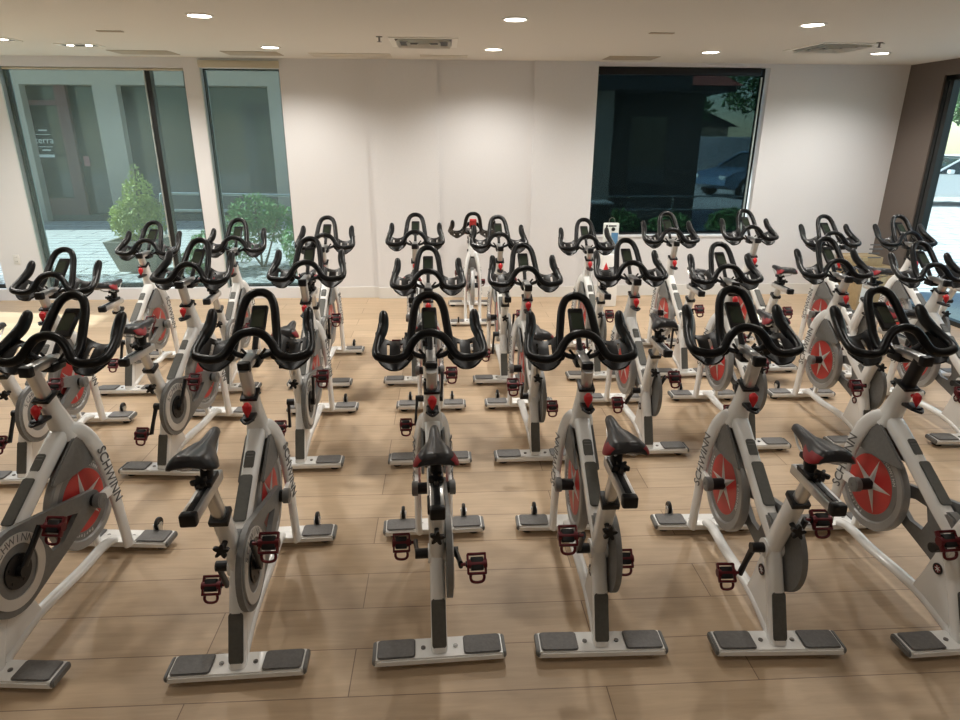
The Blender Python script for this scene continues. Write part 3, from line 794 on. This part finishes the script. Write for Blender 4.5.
carton(4.98, 7.38, .42, .30, .462, .11, R(-3), 'flat cardboard box lying on top of the labelled corner box')

r = empty('wipes_dispenser', (1.92, 7.32, 0), R(2)); tag(r, 'tall white wipes dispenser stand with blue and red print below the dark window', 'dispenser')
bm = bmesh.new(); box(bm, -.10, .10, -.085, .085, 0, .62, .012); obj('cabinet', bm, M['white'], r)
bm = bmesh.new(); box(bm, -.088, .088, -.02, .02, .62, .97, .008); sp = obj('sign_panel', bm, M['paper'], r)
M['blue'] = principled('print_blue', (.10, .25, .45), .5)
bm = bmesh.new(); box(bm, .0, .08, -.0215, -.0202, .66, .86); obj('blue_print', bm, M['blue'], sp, smooth=False)
bm = bmesh.new(); cyl(bm, (.02, -.024, .90), (.02, -.02, .90), .022, 16); obj('round_logo', bm, M['blackm'], sp)
bm = bmesh.new(); box(bm, -.068, -.045, -.0215, -.0202, .922, .948); box(bm, -.036, .055, -.0215, -.0202, .930, .944); obj('printed_line', bm, M['blackm'], sp, smooth=False)
bm = bmesh.new(); tube(bm, smoothpath([(-.03, 0, .965), (-.025, 0, 1.01), (.005, 0, 1.03), (.035, 0, 1.01), (.04, 0, .965)], 4), .003, 8); obj('hanging_loop', bm, M['bolt'], sp)
bm = bmesh.new(); prism(bm, [(-.085, .44), (-.02, .44), (-.055, .53)], -.0875, -.0862, axis='y'); obj('red_print', bm, M['redknob'], r, smooth=False)
bm = bmesh.new()
for k in range(3): box(bm, -.02, .08, -.0875, -.0862, .40 + .03 * k, .412 + .03 * k)
obj('printed_lines', bm, M['blackm'], r, smooth=False)

# ------------------------------------------------------------------ outdoors
def paving(name, col, w, h, mort, scale_rot=0):
    m = principled(name, col, .85); nt = m.node_tree; b = nt.nodes['Principled BSDF']
    tc = nt.nodes.new('ShaderNodeTexCoord'); mp = nt.nodes.new('ShaderNodeMapping'); mp.inputs['Rotation'].default_value = (0, 0, scale_rot)
    br = nt.nodes.new('ShaderNodeTexBrick'); br.inputs['Scale'].default_value = 1; br.inputs['Brick Width'].default_value = w; br.inputs['Row Height'].default_value = h; br.inputs['Mortar Size'].default_value = mort
    br.inputs['Color1'].default_value = (*col, 1); br.inputs['Color2'].default_value = (*[c * .85 for c in col], 1); br.inputs['Mortar'].default_value = (*[c * .3 for c in col], 1)
    nt.links.new(tc.outputs['Object'], mp.inputs[0]); nt.links.new(mp.outputs[0], br.inputs[0]); nt.links.new(br.outputs['Color'], b.inputs['Base Color'])
    return m
M['pave'] = paving('pale_paving', (.66, .64, .61), 1.2, .3, .02)
M['asphalt'] = noisy(principled('asphalt', (.5, .5, .49), .9), 40, .1)
M['conc'] = noisy(principled('concrete', (.48, .41, .33), .85), 14, .1, .1)
M['darkconc'] = noisy(principled('dark_render', (.10, .095, .085), .85), 10, .1)
M['planter'] = noisy(principled('planter_concrete', (.36, .31, .26), .85), 8, .08)
M['darkglass'] = principled('dark_glass', (.03, .042, .04), .06, 0, .75)
M['storeframe'] = principled('oxblood_frame', (.15, .06, .055), .5)
M['steelrail'] = principled('galvanised_rail', (.42, .45, .45), .35, .7)
M['gravel'] = noisy(principled('white_gravel', (.30, .30, .30), .9), 15, .98, 1, 2)
M['leafy'] = noisy(principled('yellow_green_leaf', (.46, .52, .14), .6), 3, .35)
M['leafg'] = noisy(principled('green_leaf', (.14, .30, .08), .6), 3, .35)
M['leafd'] = noisy(principled('dark_tree_leaf', (.14, .24, .10), .6), 2, .4)
M['bark'] = noisy(principled('bark', (.12, .085, .055), .9), 12, .3)
M['tile'] = noisy(principled('red_roof_tile', (.34, .10, .07), .7), 10, .3)
M['soil'] = principled('soil', (.08, .06, .04), .95)

bm = bmesh.new(); box(bm, -26, 40, YB + .22, 46, -.14, -.02); box(bm, -26, XL - .2, -4, YB + .22, -.14, -.02); struct('courtyard_ground', bm, M['pave'])
bm = bmesh.new(); box(bm, XR + .2, 40, -14, YB + .22, -.14, -.02); struct('parking_ground', bm, M['asphalt'])
bm = bmesh.new(); box(bm, -7.5, -3.3, YB + .23, 9.2, -.02, .03); box(bm, -3.3, -1.2, YB + .23, 10.1, -.02, .03); o = obj('gravel_bed', bm, M['gravel'], smooth=False); tag(o, 'bed of white gravel along the foot of the left windows', 'gravel', kind='stuff')

# building opposite the left windows (facade at y = 15.5)
FY = 15.5
r = empty('shopfront_building', (-6, FY, 0)); tag(r, 'shaded building across the courtyard with concrete columns and dark glass', 'building')
r_off = Vector((6, -FY, 0))
def part(name, f, mat, parent=r, **k):
    bm = bmesh.new(); f(bm); bmesh.ops.translate(bm, verts=bm.verts, vec=r_off); return obj(name, bm, mat, parent, smooth=False, **k)
part('beam', lambda b: box(b, -14, .5, FY - .13, FY + .4, 2.91, 3.6), M['conc'])
part('roof_slab', lambda b: box(b, -14.2, .7, FY - .7, FY + 4, 3.6, 3.7), M['conc'])
for x0, x1 in ((-9.9, -9.1), (-7.58, -7.07), (-3.84, -3.3), (-.9, -.3)): part('column', lambda b: box(b, x0, x1, FY - .12, FY + .1, 0, 2.93), M['conc'])
part('glazing', lambda b: box(b, -14, .5, FY + .3, FY + .36, .12, 2.93), M['darkglass'])
part('back_wall', lambda b: box(b, -14, .5, FY + .45, FY + .6, 0, 3.6), M['darkconc'])
part('kerb', lambda b: box(b, -14, .5, FY + .1, FY + .4, -.02, .12), M['darkconc'])
for x in (-8.62, ):
    dr = part('shop_door', lambda b: (box(b, -9.3, -9.15, FY + .1, FY + .2, .12, 2.6), box(b, -8.52, -8.27, FY + .1, FY + .2, .12, 2.91), box(b, -9.15, -8.52, FY + .1, FY + .2, .12, .5), box(b, -9.15, -8.52, FY + .1, FY + .2, 2.5, 2.6)), M['storeframe'])
    sg = bmesh.new()
    for s, z, sz in (('terra', 1.76, .20),):
        text_into(sg, s, sz, basis((1, 0, 0), (0, 0, 1), (0, -1, 0), Vector((-8.92, FY + .08, z)) + r_off), .002)
    box(sg, -9.0 + 6, -8.82 + 6, .075, .08, 1.96, 1.99); box(sg, -9.0 + 6, -8.82 + 6, .075, .08, 1.54, 1.57); box(sg, *(-9.1 + 6, -8.76 + 6), .075, .08, 1.40, 1.46); box(sg, -9.08 + 6, -8.76 + 6, .075, .08, 1.88, 1.892); box(sg, -9.08 + 6, -8.76 + 6, .075, .08, 1.62, 1.632)
    obj('door_lettering', sg, M['letterw'], dr, smooth=False)
    M['pink'] = principled('pink_notice', (.55, .22, .22), .6)
    part('notice', lambda b: (box(b, -8.24, -8.12, FY + .26, FY + .28, 1.2, 1.42)), M['pink'])

# handrail
r = empty('handrail', (-3.5, 10.3, 0)); tag(r, 'galvanised metal handrail across the courtyard behind the shrubs', 'handrail')
bm = bmesh.new()
tube(bm, smoothpath([(-.85, 0, -.02), (-.85, 0, .5), (-.85, 0, .98), (-.80, 0, 1.04), (-.7, 0, 1.05)], 4) + [Vector((2.3, 0, 1.0))], .021, 10)
tube(bm, [(-.85, 0, .80), (2.3, 0, .76)], .019, 10)
obj('rail', bm, M['steelrail'], r)
for x in (-.1, 1.2, 2.3):
    bm = bmesh.new(); cyl(bm, (x, 0, -.02), (x, 0, 1.02), .02, 10); obj('post', bm, M['steelrail'], r)

# foliage
def foliage(bm, blobs, n, size, mat=0, seed=1, up=.3):
    rnd = random.Random(seed)
    tot = sum(b[3] * b[4] * b[5] for b in blobs)
    for bx, by, bz, rx, ry, rz in blobs:
        k = int(n * rx * ry * rz / tot)
        for _ in range(k):
            d = Vector((rnd.gauss(0, 1), rnd.gauss(0, 1), rnd.gauss(0, 1))).normalized() * rnd.uniform(.35, 1) ** .5
            p = Vector((bx + d.x * rx, by + d.y * ry, bz + d.z * rz))
            nn = (Vector((rnd.uniform(-1, 1), rnd.uniform(-1, 1), rnd.uniform(-.3, 1 + up)))).normalized(); u = nn.orthogonal().normalized(); v = nn.cross(u)
            a = rnd.uniform(0, 6.28); U = u * math.cos(a) + v * math.sin(a); V = nn.cross(U); s = size * rnd.uniform(.6, 1.3)
            q = [bm.verts.new(p - U * s), bm.verts.new(p + V * s * .35 + nn * s * .08), bm.verts.new(p + U * s), bm.verts.new(p - V * s * .35 + nn * s * .08)]
            bm.faces.new(q).material_index = mat
def shrub(name, loc, blobs, n, size, mat, lab, cat='shrub', group=None, stems=5, seed=1):
    r = empty(name, loc); tag(r, lab, cat, group)
    bm = bmesh.new(); foliage(bm, blobs, n, size, seed=seed); obj('foliage', bm, mat, r, smooth=False)
    bm = bmesh.new(); rnd = random.Random(seed + 5)
    for k in range(stems):
        b = blobs[k % len(blobs)]
        tube(bm, smoothpath([(rnd.uniform(-.05, .05), rnd.uniform(-.05, .05), 0), (b[0] * .5, b[1] * .5, b[2] * .5), (b[0] + rnd.uniform(-.1, .1) * b[3], b[1], b[2] + b[5] * .5)], 4), [(.018, .018), (.007, .007)], 6)
    obj('stem', bm, M['bark'], r)
    return r
PX, PY = -4.43, 9.62
r = empty('planter', (PX, PY, 0)); tag(r, 'square tapered concrete planter outside the wide left window', 'planter')
bm = bmesh.new()
def frus(bm, a, b, z0, z1):
    lo = [bm.verts.new((sx * a, sy * a, z0)) for sx, sy in ((-1, -1), (1, -1), (1, 1), (-1, 1))]; hi = [bm.verts.new((sx * b, sy * b, z1)) for sx, sy in ((-1, -1), (1, -1), (1, 1), (-1, 1))]
    for i in range(4): bm.faces.new((lo[i], lo[(i + 1) % 4], hi[(i + 1) % 4], hi[i]))
    return lo, hi
lo, hi = frus(bm, .26, .37, .03, .47); lo2, hi2 = frus(bm, .24, .33, .40, .47)
bm.faces.new(lo); bm.faces.new(lo2)
for i in range(4): bm.faces.new((hi[i], hi[(i + 1) % 4], hi2[(i + 1) % 4], hi2[i]))
obj('pot', bm, M['planter'], r, smooth=False)
bm = bmesh.new(); box(bm, -.3, .3, -.3, .3, .405, .43); obj('soil', bm, M['soil'], r, smooth=False)
shrub('potted_shrub', (PX, PY, .43), [(0, 0, .22, .38, .34, .24), (.03, 0, .42, .36, .30, .26), (.06, 0, .68, .22, .2, .24), (.07, 0, .90, .10, .1, .18), (-.25, 0, .3, .16, .15, .22)], 5200, .028, M['leafy'], 'feathery yellow-green shrub growing in the concrete planter', seed=3, stems=7)
shrub('green_shrub', (-2.75, 9.7, 0), [(0, 0, .8, .42, .3, .3), (.3, 0, .65, .3, .25, .3), (-.25, 0, .5, .3, .3, .4)], 2600, .04, M['leafg'], 'bright green shrub at the handrail outside the narrow window', group='courtyard shrubs', seed=4)
shrub('green_shrub', (-1.95, 9.0, 0), [(0, 0, .48, .32, .25, .32), (.1, 0, .25, .35, .25, .25)], 1800, .038, M['leafg'], 'low green shrub at the lower right corner of the narrow window', group='courtyard shrubs', seed=5)
shrub('green_shrub', (-3.35, 9.2, 0), [(0, 0, .35, .25, .25, .3), (-.15, 0, .2, .25, .2, .2)], 1300, .036, M['leafg'], 'small green shrub behind the post between the left windows', group='courtyard shrubs', seed=6)
for k, (x, y, h, lab) in enumerate(((2.62, 9.62, .84, 'leafy green bush low in the dark window, left of its middle'), (3.38, 9.5, .82, 'leafy green bush low in the middle of the dark window'), (4.25, 9.4, .90, 'leafy green bush low at the right of the dark window'))):
    shrub('green_bush', (x, y, 0), [(0, 0, h * .55, .36, .3, h * .5), (.14, 0, h * .75, .22, .2, h * .25), (-.16, 0, h * .7, .2, .2, h * .26)], 1900, .048, M['leafg'], lab, group='bushes beyond the dark window', seed=11 + k)
r = empty('wire_railing', (3.3, 10.1, 0)); tag(r, 'thin dark metal railing behind the bushes beyond the dark window', 'railing')
for z in (.82, 1.02):
    bm = bmesh.new(); cyl(bm, (-1.2, 0, z), (1.9, 0, z), .012, 8); obj('rail', bm, M['steelrail'], r)
for x in (-1.2, .3, 1.9):
    bm = bmesh.new(); cyl(bm, (x, 0, -.02), (x, 0, 1.03), .014, 8); obj('post', bm, M['steelrail'], r)
r = empty('utility_cabinet', (2.10, 8.9, 0)); tag(r, 'dark utility box with a white top edge outside the dark window', 'utility box')
bm = bmesh.new(); box(bm, -.35, .22, 0, .4, -.02, 1.02, .01); obj('body', bm, M['darkconc'], r)
bm = bmesh.new(); box(bm, -.37, .24, -.02, .42, 1.02, 1.045, .004); obj('lid', bm, M['white'], r)

# dark building beyond the right rear window
r = empty('dark_building', (3.5, 14, 0)); tag(r, 'dark rendered building with a red tiled eave beyond the dark window', 'building'); r_off = Vector((-3.5, -14, 0))
part('wall', lambda b: box(b, 1.0, 5.45, 14, 18, -.02, 2.74), M['darkconc'], r)
part('pillar', lambda b: box(b, 2.9, 3.4, 13.4, 13.9, -.02, 2.74), M['conc'], r)
part('doorway', lambda b: box(b, 3.9, 4.7, 13.96, 14.0, 0, 2.3), M['darkglass'], r)
part('eave', lambda b: box(b, .8, 5.72, 13.1, 18.2, 2.74, 2.84), M['darkconc'], r)
def roofm(b):
    vs = [b.verts.new(p) for p in ((.7, 13.0, 2.84), (5.8, 13.0, 2.84), (5.8, 18.3, 2.84), (.7, 18.3, 2.84), (2.6, 15.6, 4.3), (4.0, 15.6, 4.3))]
    for q in ((0, 1, 5, 4), (1, 2, 5), (2, 3, 4, 5), (3, 0, 4), (0, 3, 2, 1)): b.faces.new([vs[i] for i in q])
part('tiled_roof', roofm, M['tile'], r)
part('parapet', lambda b: box(b, .6, 4.72, 12.8, 12.98, 2.74, 3.8), M['darkconc'], r)

def tree(loc, h, rad, lab, seed, group='trees beyond the parking area'):
    r = empty('leafy_tree', loc); tag(r, lab, 'tree', group)
    bm = bmesh.new(); rnd = random.Random(seed)
    blobs = [(rnd.uniform(-.5, .5) * rad, rnd.uniform(-.5, .5) * rad, h * rnd.uniform(.55, .9), rad * rnd.uniform(.4, .6), rad * .5, h * rnd.uniform(.14, .22)) for _ in range(7)]
    foliage(bm, blobs, 2300, .15 * rad / 2, seed=seed); obj('crown', bm, M['leafd'], r, smooth=False)
    bm = bmesh.new(); tube(bm, smoothpath([(0, 0, -.02), (.05, 0, h * .3), (-.05, 0, h * .7)], 4), [(.16, .16), (.07, .07)], 8)
    for b in blobs[:4]: tube(bm, smoothpath([(0, 0, h * .35), (b[0] * .5, b[1] * .5, h * .5), (b[0], b[1], b[2])], 3), [(.07, .07), (.025, .025)], 6)
    obj('trunk', bm, M['bark'], r)
tree((10.6, 31.5, 0), 5.6, 2.6, 'leafy tree at the left of those beyond the parked blue car', 21)
tree((15.8, 32, 0), 6.4, 2.8, 'leafy tree right of the first one beyond the parked blue car', 22)
tree((6.6, 37, 0), 7.0, 2.6, 'tall leafy tree rising behind the dark building corner', 23)
tree((16.2, 22.6, 0), 5.2, 2.3, 'leafy tree at the top of the bright right-hand glass', 24)
tree((22.0, 26.5, 0), 5.8, 2.6, 'leafy tree behind the white car outside the right-hand glass', 25)
tree((28.5, 25, 0), 5.6, 2.6, 'leafy tree farthest right outside the right-hand glass', 26)
bm = bmesh.new(); box(bm, -5, 6.5, 0, .25, -.02, 1.9, .02); o = obj('boundary_wall', bm, principled('white_render', (.7, .7, .68), .8), loc=(13, 28, 0)); tag(o, 'low white boundary wall behind the parked blue car', 'wall')
r = empty('distant_house', (12.5, 36, 0)); tag(r, 'small house with a dark pitched roof behind the boundary wall', 'building'); r_off = Vector((0, 0, 0))
part('wall', lambda b: box(b, -3, 3, 0, 4, -.02, 2.4), M['conc'], r)
part('roof', lambda b: prism(b, [(-3.4, 2.4), (3.4, 2.4), (0, 3.8)], -.4, 4.4, axis='y'), M['darkconc'], r)

def car(loc, rz, col, lab):
    r = empty('parked_car', loc, rz); tag(r, lab, 'car', 'cars parked outside')
    paint = principled('car_paint', col, .25, .3, coat=.5)
    bm = bmesh.new()
    low = [(-2.15, .42), (-2.18, .62), (-2.10, .86), (-1.75, .92), (1.05, .95), (1.85, .82), (2.15, .66), (2.2, .42), (1.9, .28), (-1.9, .28)]
    prism(bm, low, -.86, .86, .07, axis='y')
    obj('body', bm, paint, r, angle=50)
    # cabin narrows to the roof
    bm = bmesh.new()
    P0 = [(-1.85, .90), (1.1, .92), (.25, 1.40), (-1.15, 1.42)]
    A = [bm.verts.new((x, -(.80 if z < 1 else .62), z)) for x, z in P0]; B = [bm.verts.new((x, (.80 if z < 1 else .62), z)) for x, z in P0]
    bm.faces.new(A); bm.faces.new(B[::-1])
    for i in range(4): bm.faces.new((A[i], B[i], B[(i + 1) % 4], A[(i + 1) % 4]))
    obj('window_glass', bm, M['darkglass'], r, smooth=False)
    bm = bmesh.new(); box(bm, -1.2, .3, -.63, .63, 1.40, 1.45, .02)
    for s in (-1, 1):
        for a, b in (((1.12, .93), (.27, 1.42)), ((-1.87, .91), (-1.17, 1.42)), ((-.38, .93), (-.42, 1.42))):
            tube(bm, [(a[0], s * .80, a[1]), (b[0], s * .625, b[1])], .03, 8)
    obj('roof', bm, paint, r)
    for x in (-1.35, 1.35):
        for s in (-1, 1):
            bm = bmesh.new(); cyl(bm, (x, s * .70, .32), (x, s * .88, .32), .32, 24); w = obj('wheel', bm, M['blackm'], r)
            bm = bmesh.new(); cyl(bm, (x, s * .88, .32), (x, s * .89, .32), .19, 20); obj('hubcap', bm, M['silver'], w)
    for s in (-1, 1):
        bm = bmesh.new(); box(bm, 2.08, 2.19, s * .62 - .14, s * .62 + .14, .60, .72, .02); obj('headlight', bm, M['paper'], r)
        bm = bmesh.new(); box(bm, .72, .86, s * .98 - .09, s * .98 + .09, .94, 1.06, .03); obj('door_mirror', bm, paint, r)
car((10.9, 22.4, -.02), R(200), (.16, .26, .38), 'blue-grey parked car seen through the dark window')
car((14.2, 25.2, -.02), R(185), (.5, .5, .5), 'silver parked car farther back behind the blue-grey one')
car((15.6, 19.2, -.02), R(170), (.75, .75, .74), 'white parked car seen through the bright right-hand glass')

# ------------------------------------------------------------------ sun, sky, camera
w = bpy.data.worlds.new('sky'); bpy.context.scene.world = w; w.use_nodes = True
nt = w.node_tree; bg = nt.nodes['Background']; sk = nt.nodes.new('ShaderNodeTexSky'); sk.sky_type = 'NISHITA'; sk.sun_disc = False; sk.sun_elevation = R(52); sk.sun_rotation = R(-75); sk.air_density = 1.0; sk.dust_density = .3
nt.links.new(sk.outputs[0], bg.inputs[0]); bg.inputs[1].default_value = .24
s = bpy.data.lights.new('sun', 'SUN'); s.energy = 10.5; s.angle = R(1.2); s.color = (.98, .98, 1)
so = bpy.data.objects.new('sun', s); C.objects.link(so)
d = Vector((1.0, -.16, -.85)).normalized()      # direction the light travels
so.rotation_euler = d.to_track_quat('-Z', 'Y').to_euler()

cam = bpy.data.cameras.new('camera'); co = bpy.data.objects.new('camera', cam); C.objects.link(co)
cam.sensor_fit = 'HORIZONTAL'; cam.sensor_width = 36; cam.lens = 36 * 635.84 / 960
p, rr, yw = .3396, .0047, -.0564
f = Vector((-math.sin(yw) * math.cos(p), math.cos(yw) * math.cos(p), -math.sin(p)))
rt = Vector((math.cos(yw), math.sin(yw), 0)); up = rt.cross(f)
r2 = rt * math.cos(rr) + up * math.sin(rr); u2 = -rt * math.sin(rr) + up * math.cos(rr)
co.matrix_world = basis(r2, u2, -f, (0, 0, 1.9111))
cam.clip_start = .05; cam.clip_end = 200
sc = bpy.context.scene; sc.camera = co
sc.view_settings.view_transform = 'Standard'; sc.view_settings.look = 'None'; sc.view_settings.exposure = 0; sc.view_settings.gamma = 1; sc.view_settings.use_curve_mapping = False
